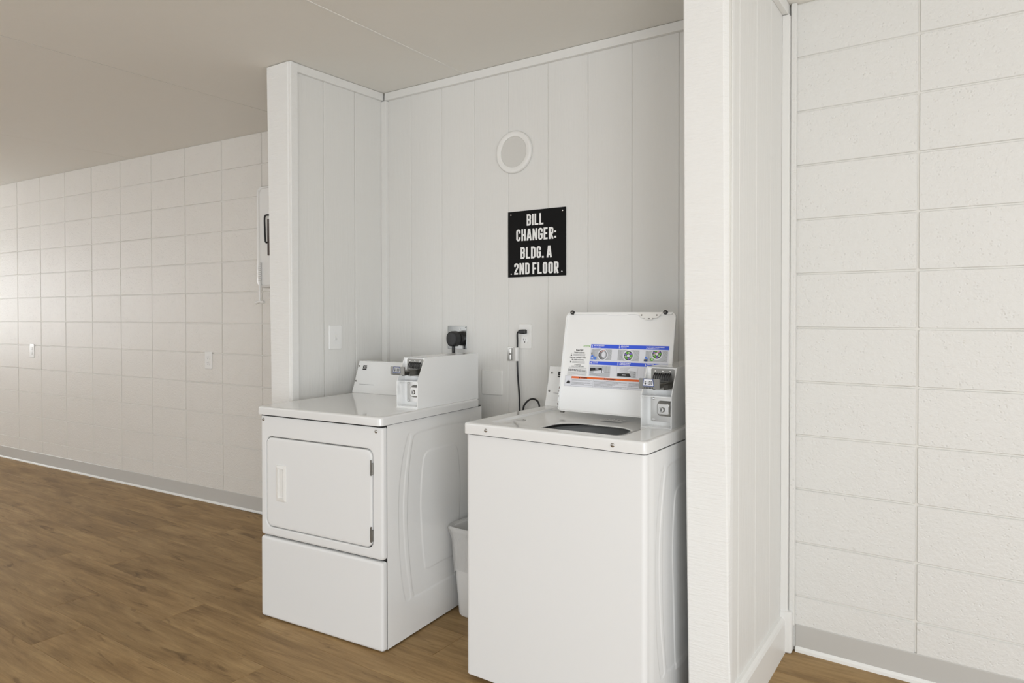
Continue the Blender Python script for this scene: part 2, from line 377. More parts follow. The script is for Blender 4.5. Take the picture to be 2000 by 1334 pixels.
# ---- floor: oak look planks
fl = struct(boxo('floor', XL - 0.1, XR + 0.1, YF - 0.1, 2.95, -0.06, -0.0045, 'wood'))
PWD, PLN = 0.2, 1.215
def plank_mesh(w, l):
    bm = bmesh.new(); g = 0.0004; c = 0.0008
    a = [(g, g), (l - g, g), (l - g, w - g), (g, w - g)]; b = [(g + c, g + c), (l - g - c, g + c), (l - g - c, w - g - c), (g + c, w - g - c)]
    loft(bm, [xy(a, -0.0044), xy(a, -c), xy(b, 0)], False, True)
    me = bpy.data.meshes.new('plank'); bmesh.ops.recalc_face_normals(bm, faces=bm.faces[:]); bm.to_mesh(me); bm.free(); me.materials.append(M['wood']); return me
pm = plank_mesh(PWD, PLN)
offs = {1.39: -3.37, 1.19: -3.05, 1.59: -2.845}
rowy = [1.39 + PWD * k for k in range(-7, 7)]
for y in rowy:
    key = round(y, 2); o0 = offs.get(key, -3.0 + random.uniform(0, PLN))
    k0 = math.floor((XL - o0) / PLN)
    x = o0 + k0 * PLN
    while x < 1.6:
        if x + PLN > XL + 0.3: link('floor_plank', pm, fl, (x, y, 0))
        x += PLN
# ---- ceiling: boards with seams
ce = struct(boxo('ceiling', XL - 0.1, XR + 0.1, YF - 0.1, 2.95, H + 0.0010, H + 0.1, 'seam'))
edges = [XL - 0.1, -7.105, -5.263, -3.411, -2.087, -0.25, 1.6, XR + 0.1]
for a, b in zip(edges, edges[1:]):
    boxo('ceiling_board', a + 0.0022, b - 0.0022, YF - 0.1, 2.95, H, H + 0.0010, 'ceiling', ce)
boxo('seam_caulk', -2.087 - 0.007, -2.087 + 0.007, YF, 2.70, H - 0.0022, H + 0.001, 'seam_light', ce, bevel=0.0005, seg=1)

# ---- concrete block walls
def block_mesh(w, h, d=0.012, g=0.0026, bev=0.0036):
    bm = bmesh.new(); a = rr(0, 0, w / 2 - g, h / 2 - g, 0.004, 2); b = rr(0, 0, w / 2 - g - bev * 0.6, h / 2 - g - bev * 0.6, 0.004, 2)
    loft(bm, [xz(a, 0.0), xz(a, -d + bev), xz(b, -d)], False, True)
    bmesh.ops.recalc_face_normals(bm, faces=bm.faces[:])
    me = bpy.data.meshes.new('block'); bm.to_mesh(me); bm.free()
    for p in me.polygons: p.use_smooth = False
    return me
def block_wall(name, ox, oy, rz, joints, rh, rows, mat, mmat, x0, x1):
    w = struct(boxo(name, x0, x1, 0.0058, 0.16, 0, H + 0.02, mmat, None, loc=(ox, oy, 0), rot=(0, 0, rz)))
    cache = {}
    for a, b in zip(joints, joints[1:]):
        for r in range(rows):
            k = round(b - a, 4)
            if k not in cache: cache[k] = block_mesh(b - a, rh); cache[k].materials.append(M[mat])
            zc = H - (r + 0.5) * rh
            link('block', cache[k], w, ((a + b) / 2, 0.012 + random.uniform(-0.0007, 0.0007), zc),
                 (random.uniform(-0.002, 0.002), 0, random.uniform(-0.0012, 0.0012)))
    return w
bL = 0.40088
block_wall('wall_back_left', -5.4234, 2.73995, 0.047906, [(k - 4) * bL for k in range(-5, 12)], H / 12, 12, 'block_left_dim', 'mortar', -3.92, 2.80)
bR = 0.406
block_wall('wall_back_right', -0.17523, 2.77979, -0.035294, [-0.50, -0.413, 0.0] + [bR * k for k in range(1, 9)], 2.4446 / 12, 12, 'block', 'mortar', -0.50, 3.35)
# side walls (outside the frame) and the window whose daylight grazes the block wall
bm = bmesh.new()
box(bm, XL - 0.12, XL, YF, 0.1, 0, H + 0.02); box(bm, XL - 0.12, XL, 2.1, 2.9, 0, H + 0.02)
box(bm, XL - 0.12, XL, 0.1, 2.1, 0, 0.9); box(bm, XL - 0.12, XL, 0.1, 2.1, 2.15, H + 0.02)
struct(build('wall_left', bm, 'trim'))
w1 = bpy.data.objects.new('window_1', None); C.objects.link(w1); struct(w1)
bm = bmesh.new()
for q in ((0.1, 0.15, 0.9, 2.15), (2.05, 2.1, 0.9, 2.15), (1.08, 1.12, 0.9, 2.15), (0.1, 2.1, 0.9, 0.95), (0.1, 2.1, 2.1, 2.15)): box(bm, XL - 0.09, XL - 0.03, *q)
build('window_frame', bm, 'trim', w1)
boxo('window_pane', XL - 0.065, XL - 0.06, 0.15, 1.08, 0.95, 2.1, 'glass', w1); boxo('window_pane', XL - 0.065, XL - 0.06, 1.12, 2.05, 0.95, 2.1, 'glass', w1)
struct(boxo('wall_front_blocker', XL, -5.6, YF - 0.1, YF, 0, H + 0.02, 'trim'))  # unseen wall piece added to block light and darken the left

# ---- alcove panelling: grooved boards
def siding_board(parent, a0, a1, z0, z1, axis, base, sgn, g=0.003, c=0.003):
    """board on plane axis = base, facing sgn; runs a0..a1"""
    bm = bmesh.new(); t = 0.006
    o = [(a0 + g, z0), (a1 - g, z0), (a1 - g, z1), (a0 + g, z1)]; i = [(a0 + g + c, z0), (a1 - g - c, z0), (a1 - g - c, z1), (a0 + g + c, z1)]
    f = xz if axis == 'y' else yz
    loft(bm, [f(o, base), f(o, base + sgn * (t - 0.0016)), f(i, base + sgn * t)], False, True)
    return build('siding_board', bm, 'siding', parent)
# back wall of the alcove, frame at its left corner
Xp, Yb, aB, aP = -2.62506, 2.70772, -0.003167, -0.035868
bk = struct(boxo('wall_alcove_back', -0.05, 1.93, 0.0030, 0.03, 0, H + 0.01, 'siding_dark', None, loc=(Xp, Yb, 0), rot=(0, 0, aB)))
gr = [-0.02, 0.18, 0.386, 0.592, 0.791, 1.006, 1.209, 1.417, 1.622, 1.83, 1.92]
for a, b in zip(gr, gr[1:]): siding_board(bk, a, b, 0.0, H - 0.005, 'y', 0.006, -1, 0.0009, 0.0022)
# left partition
pl = struct(boxo('wall_alcove_left', -0.13, -0.0165, -0.60, 0.06, 0, H + 0.01, 'siding_dark', None, loc=(Xp, Yb, 0), rot=(0, 0, aP)))
gl = [-0.60, -0.40, -0.202, 0.0]
for a, b in zip(gl, gl[1:]): siding_board(pl, a, b, 0.0, H - 0.005, 'x', -0.018, 1, 0.0019, 0.0024)
# right partition, outer side
pr = struct(boxo('wall_alcove_right', -0.738, -0.6238, 2.118, 2.81, 0, H + 0.01, 'siding_dark', None))
gR = [2.125, 2.199, 2.398, 2.592, 2.79]
for a, b in zip(gR, gR[1:]): siding_board(pr, a, b, 0.0, H - 0.005, 'x', -0.627, 1, 0.0006, 0.0022)
gI = [2.10, 2.30, 2.50, 2.70]
for a, b in zip(gI, gI[1:]): siding_board(pr, a, b, 0.0, H - 0.005, 'x', -0.738, -1, 0.0018)
# end posts (slightly out of true, as built)
def post(name, lev, y0, y1, mat, lip=None):
    bm = bmesh.new()
    rings = []
    for z, xl, xr in lev:
        c = 0.004
        rings.append([(xl + c, y0, z), (xr - c, y0, z), (xr, y0 + c, z), (lip if lip else xr, y1, z), (xl, y1, z), (xl, y0 + c, z)])
    loft(bm, rings, True, True)
    return struct(build(name, bm, mat))
post('trim_1', [(0.0, -2.766, -2.641), (1.2, -2.784, -2.644), (H - 0.004, -2.804, -2.650)], 2.096, 2.118, 'sawn')
post('trim_2', [(0.0, -2.655, -2.634), (H - 0.004, -2.655, -2.634)], 2.1, 2.14, 'sawn')
post('trim_3', [(0.0, -0.744, -0.611), (0.4, -0.750, -0.622), (1.24, -0.762, -0.634), (2.2, -0.767, -0.640), (H - 0.001, -0.768, -0.641)], 2.098, 2.135, 'sawn', -0.6205)
# crown strips and corner battens
def crown(name, parent_loc, rz, x0, x1, y0, y1, z0=H - 0.040, z1=H - 0.0015):
    return struct(boxo(name, x0, x1, y0, y1, z0, z1, 'trim', None, bevel=0.0015, seg=1, loc=parent_loc, rot=(0, 0, rz)))
crown('trim_4', (Xp, Yb, 0), aP, -0.012, 0.006, -0.585, -0.022)
crown('trim_5', (Xp, Yb, 0), aB, 0.012, 1.865, -0.020, 0.0)
struct(boxo('trim_6', -0.012, 0.024, -0.022, 0.0, 0, H - 0.043, 'trim', None, bevel=0.003, seg=2, loc=(Xp, Yb, 0), rot=(0, 0, aB)))
struct(boxo('trim_7', 1.835, 1.862, -0.022, 0.0, 0, H - 0.043, 'trim', None, bevel=0.003, seg=2, loc=(Xp, Yb, 0), rot=(0, 0, aB)))
struct(boxo('trim_8', -0.621, -0.600, 2.13, 2.79, H - 0.044, H - 0.0015, 'trim', None, bevel=0.0015, seg=1))
struct(boxo('trim_9', -0.621, -0.594, 2.755, 2.79, 0.13, H - 0.046, 'trim', None, bevel=0.003, seg=2))
struct(boxo('trim_10', -0.594, -0.572, 2.772, 2.795, 0.10, H, 'block', None, bevel=0.006, seg=2))
# baseboards
def vinyl(name, ox, oy, rz, x0, x1, hgt=0.103, strip=0.014):
    bm = bmesh.new(); prof = [(0.012, strip), (-0.003, strip), (-0.003, hgt - 0.003), (-0.0005, hgt), (0.012, hgt)]
    loft(bm, [yz(prof, x0), yz(prof, x1)], True, True)
    b = struct(build(name, bm, 'vinyl', None, loc=(ox, oy, 0), rot=(0, 0, rz)))
    bm = bmesh.new(); prof = [(0.012, 0.0), (-0.012, 0.0), (-0.011, strip * 0.55), (-0.0045, strip), (0.012, strip)]
    loft(bm, [yz(prof, x0), yz(prof, x1)], True, True)
    build('caulk_strip', bm, 'caulk', b)
    return b
vinyl('baseboard_left', -5.4234, 2.73995, 0.047906, -3.85, 2.66, 0.103, 0.013)
vinyl('baseboard_right', -0.17523, 2.77979, -0.035294, -0.396, 3.3, 0.103, 0.020)
bm = bmesh.new()
prof = [(-0.627, 0), (-0.600, 0), (-0.600, 0.118), (-0.604, 0.128), (-0.612, 0.134), (-0.627, 0.137)]
loft(bm, [[(x, 2.118, z) for x, z in prof], [(x, 2.75, z) for x, z in prof]], True, True)
bb = struct(build('baseboard_partition', bm, 'trim'))
boxo('corner_block', -0.624, -0.578, 2.748, 2.785, 0, 0.158, 'trim', bb, bevel=0.008, seg=3)

# ================================================================ MACHINES
def poly_sdf_grid(name, parent, x, y0, y1, z0, z1, shapes, mat, ny=220, nz=270, ramp=None):
    """pressed steel side: a grid displaced by soft-edged closed outlines (depth>0 = pressed in)"""
    import numpy as np
    ys = np.linspace(y0, y1, ny); zs = np.linspace(z0, z1, nz); Y, Z = np.meshgrid(ys, zs); D = np.zeros_like(Y)
    for pts, depth, wdt in shapes:
        P = np.array([(p[0], p[1]) for p in pts]); n = len(P); dm = np.full(Y.shape, 1e9); ins = np.zeros(Y.shape, bool)
        for i in range(n):
            a, b = P[i], P[(i + 1) % n]; ab = b - a; L2 = ab @ ab + 1e-12
            t = np.clip(((Y - a[0]) * ab[0] + (Z - a[1]) * ab[1]) / L2, 0, 1)
            dm = np.minimum(dm, np.hypot(Y - a[0] - t * ab[0], Z - a[1] - t * ab[1]))
            c = ((a[1] > Z) != (b[1] > Z)) & (Y < (b[0] - a[0]) * (Z - a[1]) / (b[1] - a[1] + 1e-12) + a[0]); ins ^= c
        sd = np.where(ins, dm, -dm); s = np.clip(sd / wdt * 0.5 + 0.5, 0, 1); D += depth * (s * s * (3 - 2 * s))
    if ramp:
        k = np.clip((Y - y0) / ramp[1], 0, 1); D = D - ramp[0] * k * k * (3 - 2 * k)
    V = [(x - D[j, i], ys[i], zs[j]) for j in range(nz) for i in range(ny)]
    F = [(j * ny + i, j * ny + i + 1, (j + 1) * ny + i + 1, (j + 1) * ny + i) for j in range(nz - 1) for i in range(ny - 1)]
    me = bpy.data.meshes.new(name); me.from_pydata(V, [], F); me.materials.append(M[mat])
    for p in me.polygons: p.use_smooth = True
    return link(name, me, parent)
def sm(pts, n=6): return [(p.x, p.y) for p in spline([(a, b, 0) for a, b in pts], n)]
def side_shapes(off, low3=0.239, low3b=0.269):
    c = 0.375
    e1 = sm([(.161, .812), (.150, .800), (.119, .717), (.098, .60), (.094, .48), (.105, .295), (.130, .17), (.150, .150), (.168, .155)]) + \
         sm([(.160, .20), (.137, .32), (.124, .48), (.128, .60), (.150, .72), (.170, .80)])
    h2 = [(c, .812), (.260, .808), (.205, .803), (.183, .78), (.158, .66), (.149, .52), (.151, .398), (.170, .24), (.186, .165), (.21, .150), (c, .150)]
    e2 = sm(h2) + [(2 * c - a, b) for a, b in sm(h2)[::-1]]
    h3 = [(c, .722), (.300, .722), (.268, .712), (.252, .685), (.238, .60), (.234, .50), (.243, .372), (.258, low3b), (.275, low3), (c, low3)]
    e3 = sm(h3) + [(2 * c - a, b) for a, b in sm(h3)[::-1]]
    sh = [(e1, 0.0016, 0.003), ([(2 * c - a, b) for a, b in e1], 0.0016, 0.003), (e2, 0.0022, 0.004), (e3, -0.0022, 0.0035)]
    return [([(a + off, b) for a, b in p], d, w) for p, d, w in sh]

def coin_meter(parent, a0, b0, bR, price, mat='enamel', dark=False):
    """coin box bolted on the machine top: open fronted housing with slide, slots and lock"""
    A1 = a0 + 0.108; zb, zs, zt = 0.904, 1.010, 1.106; w = 0.0028; s = 0.050
    prof = [(b0, zb), (bR, zb), (bR, zt), (b0 + s, zt), (b0, zs)]
    bm = bmesh.new()
    prism(bm, prof, 'x', a0, a0 + w); prism(bm, prof, 'x', A1 - w, A1)
    box(bm, a0 + w, A1 - w, b0 + s, bR, zt - w, zt); box(bm, a0 + w, A1 - w, b0, bR, zb, zb + 0.004)
    box(bm, a0 + w, A1 - w, bR - w, bR, zb, zt); box(bm, a0 + w, A1 - w, b0 + s, b0 + s + w, zb, zt)
    box(bm, a0 + w, A1 - w, b0 + 0.001, b0 + s, zs - 0.0012, zs + 0.0012)
    box(bm, a0 - 0.0, A1 + 0.0, b0 - 0.002, bR, zb - 0.008, zb)
    m = build('coin_meter', bm, mat, parent)
    pb = b0 + s
    bm = bmesh.new(); prism(bm, rr(a0 + .058, 1.064, .041, .036, .005, 3), 'y', pb - 0.0025, pb)
    build('slide_plate', bm, 'steel_dark', m, smooth=True)
    bm = bmesh.new(); prism(bm, rr(a0 + .058, .962, .042, .041, .003, 3), 'y', pb - 0.002, pb)
    build('lock_plate', bm, 'steel', m, smooth=True)
    for x in (.032, .058, .084): screw('plate_screw', m, (a0 + x, pb - 0.0025, 1.091), 'y', .0026, -.0015, 'chrome')
    for z in (.998, .927): screw('plate_screw', m, (a0 + .026, pb - 0.002, z), 'y', .0045, -.0035, 'chrome')
    # lock boss
    cx, cz = a0 + .068, .966
    bm = bmesh.new()
    loft(bm, [xz(rr(cx, cz, .028, .026, .010), pb - .002), xz(rr(cx, cz, .027, .025, .011), pb - .006), xz(rr(cx - .001, cz, .023, .021, .010), pb - .018), xz(rr(cx - .001, cz, .019, .017, .008), pb - .0215)], False, True)
    build('lock', bm, 'steel', m, smooth=True)
    bm = bmesh.new(); disc_stack(bm, (cx - .006, pb - .021, cz - .002), 'y', [(.0095, 0), (.0095, -.004), (.0082, -.0055)], 18)
    build('lock_cylinder', bm, 'steel', m, smooth=True)
    bm = bmesh.new(); box(bm, cx - .0075, cx - .005, pb - .0275, pb - .0262, cz - .008, cz + .004); box(bm, cx + .003, cx + .0045, pb - .0222, pb - .0213, cz - .008, cz + .005)
    build('keyhole', bm, 'dark', m)
    # slide: tray, side cheeks and handle plate
    bm = bmesh.new()
    box(bm, a0 + .030, a0 + .094, b0 - .060, pb - .003, 1.052, 1.056); box(bm, a0 + .030, a0 + .033, b0 - .060, pb - .003, 1.040, 1.056)
    box(bm, a0 + .091, a0 + .094, b0 - .030, pb - .003, 1.036, 1.060)
    box(bm, a0 + .060, a0 + .062, b0 - .040, pb - .003, 1.036, 1.052)
    build('coin_slide', bm, 'steel_dark', m)
    bm = bmesh.new(); prism(bm, rr(a0 + .058, 1.0585, .0355, .0165, .003, 3), 'y', b0 - .066, b0 - .062)
    prism(bm, [(a0 + .030, b0 - .062), (a0 + .092, b0 - .062), (a0 + .098, b0 - .02), (a0 + .030, b0 - .04)], 'z', 1.056, 1.0585)
    build('slide_handle', bm, 'steel_dark', m, smooth=True)
    bm = bmesh.new()
    for k in range(7): box(bm, a0 + .036 + k * .0055, a0 + .0375 + k * .0055, b0 - .0668, b0 - .0659, 1.0425, 1.0475)
    build('handle_teeth', bm, 'dark', m)
    for k in range(8):
        x = a0 + .028 + k * .0078; bm = bmesh.new()
        tube(bm, spline([(x + .003, pb - .002, 1.084), (x + .0025, pb - .006, 1.082), (x + .001, pb - .010, 1.074), (x - .001, pb - .013, 1.060)], 4), .0023, 6)
        build('coin_slot_guide', bm, 'black', m, smooth=True)
    f = Flat(lambda u, v, l: (u, b0 - .0662 - 0.0002 * l, v))
    c = a0 + .055; z0, z1 = 1.0500, 1.0745
    def trap(k, m_, lay): f.poly(((c - .020 + k, z0 + k), (c + .020 - k, z0 + k), (c + .0165 - k, z1 - k), (c - .0165 + k, z1 - k)), m_, lay)
    trap(0, 'navy', 1); trap(.0022, 'labelpaper' if not dark else 'pic', 2)
    f.text(price, c, z0 + .0068, .0145, 'ink', 3, 'CENTER', .82, .0004)
    f.done('price_tag', m)
    return m

def logo(f, cu, cv, s):
    """black square crossed by a white zig-zag"""
    f.rect(cu - s, cu + s, cv - s, cv + s, 'ink', 1)
    k = s * 0.16
    f.line([(cu + s * 1.02, cv + s * .45), (cu - s * .35, cv + s * .45), (cu - s * .35, cv + s * .30), (cu + s * .45, cv - s * .12), (cu + s * .45, cv - s * .45), (cu - s * 1.02, cv - s * .45)], k * 0.8, 'plastic', 2)

def console(parent, a0, a1, b0, zb, dy, dz, depth):
    """sloping backguard; the face is its own frame for print and screws"""
    bm = bmesh.new()
    prof = [(b0, zb), (b0 + dy * .12, zb + dz * .12), (b0 + dy * .12 + .0008, zb + dz * .12 + .001), (b0 + dy, zb + dz), (b0 + dy + .045, zb + dz), (b0 + depth, zb)]
    prism(bm, prof, 'x', a0, a1)
    c = build('console', bm, 'enamel_soft', parent)
    th = math.atan2(dy, dz); n = Vector((0, -math.cos(th), math.sin(th))); up_ = Vector((0, math.sin(th), math.cos(th)))
    f = lambda u, t, l: Vector((a0 + u, b0, zb)) + up_ * t + n * (0.0012 + 0.0002 * l)
    return c, f, n

# ---------------- dryer
dr = empty('clothes_dryer', 'white front-loading clothes dryer with coin box, left of the washer', 'dryer', (-2.52887, 1.85419, 0), 0.064362)
w = 0.6704
bm = bmesh.new()
box(bm, 0.0, 0.004, 0.0225, 0.69, 0.006, 0.862); box(bm, 0.0, w - 0.001, 0.686, 0.69, 0.006, 0.862)
box(bm, w - 0.02, w - 0.0005, 0.684, 0.69, 0.008, 0.862)

build('cabinet', bm, 'enamel_soft', dr)
boxo('gap_shade_core', 0.006, w - 0.0035, 0.0195, 0.684, 0.014, 0.860, 'dark', dr)  # dark core that paints the shade inside the panel and door gaps
boxo('top_gap_shade', 0.004, w - 0.0015, 0.0015, 0.685, 0.8555, 0.8665, 'dark', dr)  # dark strip standing in for the shadow under the top's overhang
poly_sdf_grid('side_panel', dr, w, 0.0253, 0.69, 0.006, 0.8610, side_shapes(0.0), 'enamel_soft')
# upper front with door opening
dc = (0.327, 0.5805); dh = (0.2915, 0.1875)
bm = bmesh.new()
O = (w / 2, 0.6055); oh = (w / 2 + 0.001, 0.2540)
def ring_x(d, y, r=0.012): return xz(rr(O[0], O[1], oh[0] - d, oh[1] - d, r, 6), y)
def ring_d(d, y, r=0.030): return xz(rr(dc[0], dc[1], dh[0] + d, dh[1] + d, r, 6), y)
loft(bm, [ring_x(0, .022), ring_x(0, .010), ring_x(.002, .004), ring_x(.006, .0008), ring_x(.012, 0), ring_d(.008, 0), ring_d(.005, .001), ring_d(.003, .004), ring_d(.003, .019)], False, False)
build('front_panel', bm, 'enamel_front', dr, smooth=True)
bm = bmesh.new()
loft(bm, [ring_d(-.0005, .015), ring_d(-.0005, .003), ring_d(-.002, .0), ring_d(-.006, -.0018), ring_d(-.014, -.0022)], True, True)
do = build('door', bm, 'enamel_front', dr, smooth=True)
# recessed pull
hc = (.1265, .581)
bm = bmesh.new()
def rh_(hx, hz, y, r): return xz(rr(hc[0], hc[1], hx, hz, r, 3), y)
loft(bm, [rh_(.0285, .0755, -.0015, .003), rh_(.0285, .0755, -.005, .003), rh_(.026, .073, -.0075, .003), rh_(.017, .062, -.0085, .004), rh_(.0155, .0605, -.0035, .004), rh_(.0145, .0595, -.0025, .004)], False, True)
hd = build('door_handle', bm, 'plastic', do, smooth=True)
bm = bmesh.new(); box(bm, hc[0] + .0035, hc[0] + .0115, -.0068, -.0027, hc[1] - .055, hc[1] + .057)
build('finger_grip', bm, 'plastic', dr)
for zc in (.700, .445):
    bm = bmesh.new(); box(bm, .612, .6165, -.006, .004, zc - .028, zc + .028, 0, .001, 1); box(bm, .6175, .6235, -.0035, .004, zc - .026, zc + .018, 0, .001, 1)
    disc_stack(bm, (.617, -.0045, zc - .03), 'z', [(.0024, 0), (.0024, .06)], 10)
    build('hinge', bm, 'steel_dark', dr)
for x in (.017, .639): screw('screw', dr, (x, -.0003, .8405), 'y', .0065, -.0035)
# lower panel
bm = bmesh.new()
def ring_l(d, y, r=0.010): return xz(rr(w / 2 - .001, .1745, w / 2 + .001 - d, .1705 - d, r, 5), y)
loft(bm, [ring_l(0, .022), ring_l(0, .009), ring_l(.002, .003), ring_l(.006, .0003), ring_l(.013, -.0008)], True, True)
build('lower_panel', bm, 'enamel_front', dr, smooth=True)
# top
bm = bmesh.new()
def ring_t(d, z, r=.020): return xy(rr(.3455, .3135, .3395 - d, .3415 - d, r, 6), z)
loft(bm, [ring_t(.006, .866), ring_t(0, .866), ring_t(0, .892), ring_t(.002, .897), ring_t(.006, .8995), ring_t(.012, .900)], True, True)
build('top_panel', bm, 'enamel', dr, smooth=True)
c, f, n = console(dr, 0.0, 0.560, .5535, .9005, .055, .1515, .135)
fl_ = Flat(f); logo(fl_, .045, .128, .0118); fl_.done('logo', c)
fl_ = Flat(f); fl_.dashes(.034, .128, .0425, .0016, 'greyink'); fl_.done('fine_print', c)['kind'] = 'stuff'
for u, t in ((.009, .135), (.008, .0585)):
    p = f(u, t, 0); screw('screw', c, p, 'y', .0042, -.002, 'steel_dark')
coin_meter(dr, .556, .222, .672, '$1.00', 'enamel_soft', True)

# ---------------- washer
wa = empty('washing_machine', 'white top-loading washing machine with open lid and coin box', 'washer', (-1.49292, 1.93366, 0), -0.007893)
ww = 0.6777
bm = bmesh.new()
def ring_b(d, z, r=.016): return xy(rr(ww / 2, .318, ww / 2 - d, .318 - d, r, 6), z)
loft(bm, [ring_b(.012, .012), ring_b(0, .02), ring_b(0, .8635), ring_b(.012, .8635), ring_b(.012, .60)], True, False)
build('cabinet', bm, 'enamel_front', wa, smooth=True)
poly_sdf_grid('side_panel', wa, ww + .0001, 0.0165, 0.620, 0.022, 0.8635, side_shapes(-0.028, .125, .16), 'enamel_front', ramp=(.0030, .040))
bm = bmesh.new(); loft(bm, [ring_b(.0008, .8595, .015), ring_b(.0008, .8695, .015)], False, False); build('top_gap_shade', bm, 'dark', wa)  # dark band painting the shadow line below the washer top
for x in (.05, ww - .05):
    for y in (.05, .58):
        bm = bmesh.new(); disc_stack(bm, (x, y, 0), 'z', [(.018, 0), (.018, .008), (.010, .010), (.010, .014)], 16)
        build('levelling_foot', bm, 'black', wa, smooth=True)
# top with basin and tub opening
bm = bmesh.new(); n6 = 8
def rt_(cx, cy, hx, hy, r, z): return xy(rr(cx, cy, hx, hy, r, n6), z)
X0, X1, Y0, Y1 = 0.0, .683, -.014, .632
cx, cy, hx, hy = (X0 + X1) / 2, (Y0 + Y1) / 2, (X1 - X0) / 2, (Y1 - Y0) / 2
rings = [rt_(cx, cy, hx - .008, hy - .008, .010, .8685), rt_(cx, cy, hx, hy, .013, .8685), rt_(cx, cy, hx, hy, .013, .8995), rt_(cx, cy, hx - .001, hy - .001, .013, .9035),
         rt_(cx, cy, hx - .004, hy - .004, .011, .9062), rt_(cx, cy, hx - .010, hy - .010, .009, .907),
         rt_(.325, .270, .258, .232, .030, .907), rt_(.325, .270, .256, .230, .030, .9055), rt_(.325, .270, .252, .226, .034, .898),
         rt_(.335, .240, .205, .165, .08, .8935), rt_(.380, .166, .155, .125, .095, .8915), rt_(.380, .166, .150, .120, .09, .8905), rt_(.380, .166, .1485, .1185, .088, .8885), rt_(.380, .166, .150, .120, .088, .8865)]
loft(bm, rings, False, False)
build('top_panel', bm, 'enamel', wa, smooth=True)
bm = bmesh.new(); disc_stack(bm, (.36, .30, 0), 'z', [(.272, .8675), (.262, .8675), (.262, .80), (.262, .60)], 48, cap=False)
build('tub_gap_shade', bm, 'dark', wa, smooth=True)  # dark ring that paints the shadow gap between top and tub
bm = bmesh.new(); disc_stack(bm, (.36, .282, 0), 'z', [(.250, .30), (.252, .848), (.248, .855), (.240, .858), (.200, .857), (.193, .850), (.191, .80), (.236, .78), (.236, .30), (.02, .29)], 56, cap=False)
build('wash_tub', bm, 'tub', wa, smooth=True)
bm = bmesh.new(); disc_stack(bm, (.36, .27, 0), 'z', [(.20, .293), (.10, .33), (.05, .36), (.042, .70), (.03, .73), (.001, .735)], 28, cap=False)
build('agitator', bm, 'plastic', wa, smooth=True)
bm = bmesh.new(); disc_stack(bm, (.098, .20, 0), 'z', [(.020, .8935), (.020, .8965), (.016, .8975), (.013, .8965), (.012, .894)], 24)
build('bleach_cup', bm, 'cup', wa, smooth=True)
for x in (.098, .575): screw('screw', wa, (x, -.0138, .8865), 'y', .0065, -.0035)
fp = Flat(lambda u, v, l: (u, v, .8985 + .0002 * l))
fp.poly(((.345, .345), (.43, .345), (.43, .395), (.345, .395)), 'plastic_cool', 1)
for k in range(3): fp.dashes(.350, .386, .353 + k * .013, .004, 'greyink', 2)
for u, v in ((.395, .382), (.408, .382), (.421, .378), (.398, .362), (.412, .364)): fp.ell(u, v, .0045, 'greyink', 2, .006, 10)
fp.done('rating_sticker', wa)
c, f, n = console(wa, 0.0, 0.545, .530, .9065, .042, .1595, .095)
fl_ = Flat(f); logo(fl_, .056, .132, .0118); fl_.done('logo', c)
fl_ = Flat(f); fl_.dashes(.034, .128, .053, .0016, 'greyink'); fl_.done('fine_print', c)['kind'] = 'stuff'
for u, t in ((.014, .138), (.012, .062)): screw('screw', c, f(u, t, 0), 'y', .0042, -.002, 'steel_dark')
coin_meter(wa, .552, .246, .625, '$1.50', 'enamel')

# lid, leaning back on its hinge; local x = across, z = up the lid, y = away from the viewer
LW_, LH, LT = 0.4485, 0.384, 0.014
tilt = math.atan2(.075, .376)
bm = bmesh.new()
def rl(d, y, r): return xz(rr(LW_ / 2, LH / 2, LW_ / 2 - d, LH / 2 - d, r, 6), y)
loft(bm, [rl(0.010, LT, .014), rl(.003, LT - .002, .018), rl(0, LT - .006, .020), rl(0, .001, .020), rl(.0008, -.0004, .020), rl(.0035, -.0004, .018), rl(.0042, .001, .017), rl(.0045, .0045, .017), rl(.009, .0055, .015)], True, True)
lid = build('lid', bm, 'enamel_soft', wa, loc=(.1485, .375, .915), rot=(-tilt, 0, 0), smooth=True)
# folded lip along the upper edge with the finger pull, and the strike plate
bm = bmesh.new()
lip = [(.012, LH - .001), (LW_ - .012, LH - .001), (LW_ - .016, LH - .009), (.400, LH - .011), (.386, LH - .012), (.306, LH - .012), (.290, LH - .0085), (.270, LH - .0085), (.255, LH - .0118), (.185, LH - .0118), (.170, LH - .0085), (.035, LH - .0085), (.016, LH - .009)]
prism(bm, lip[::-1], 'y', -.001, .004)
build('lid_lip', bm, 'enamel_soft', lid)
bm = bmesh.new()
st = [(.300, LH - .002), (.400, LH - .002), (.392, LH - .010), (.380, LH - .0215), (.376, LH - .023), (.322, LH - .023), (.316, LH - .0215), (.308, LH - .010)]
prism(bm, st[::-1], 'y', -.0035, .003)
prism(bm, rr(.348, LH - .026, .014, .004, .0035, 3), 'y', -.007, .002)
sp = build('strike_plate', bm, 'plastic', lid)
for x in (.319, .378): screw('screw', lid, (x, -.0035, LH - .0125), 'y', .0028, -.001, 'steel_dark')
boxo('strike_slot', .346, .354, -.0075, -.0068, LH - .0265, LH - .0245, 'dark', lid)
for x in (.029, .4095):
    bm = bmesh.new(); disc_stack(bm, (x, 0, LH - .002), 'y', [(.0082, .003), (.0086, -.004), (.0070, -.008), (.0034, -.0085), (.0030, -.0065)], 20)
    bp_ = build('bumper', bm, 'black', lid, smooth=True)
    screw('screw', lid, (x, -.0066, LH - .002), 'y', .0028, -.0015, 'zinc')
for x in (.02, .43):
    bm = bmesh.new(); disc_stack(bm, (x - .008, .008, -.001), 'x', [(.005, 0), (.005, .016)], 12)
    build('hinge', bm, 'steel_dark', lid, smooth=True)
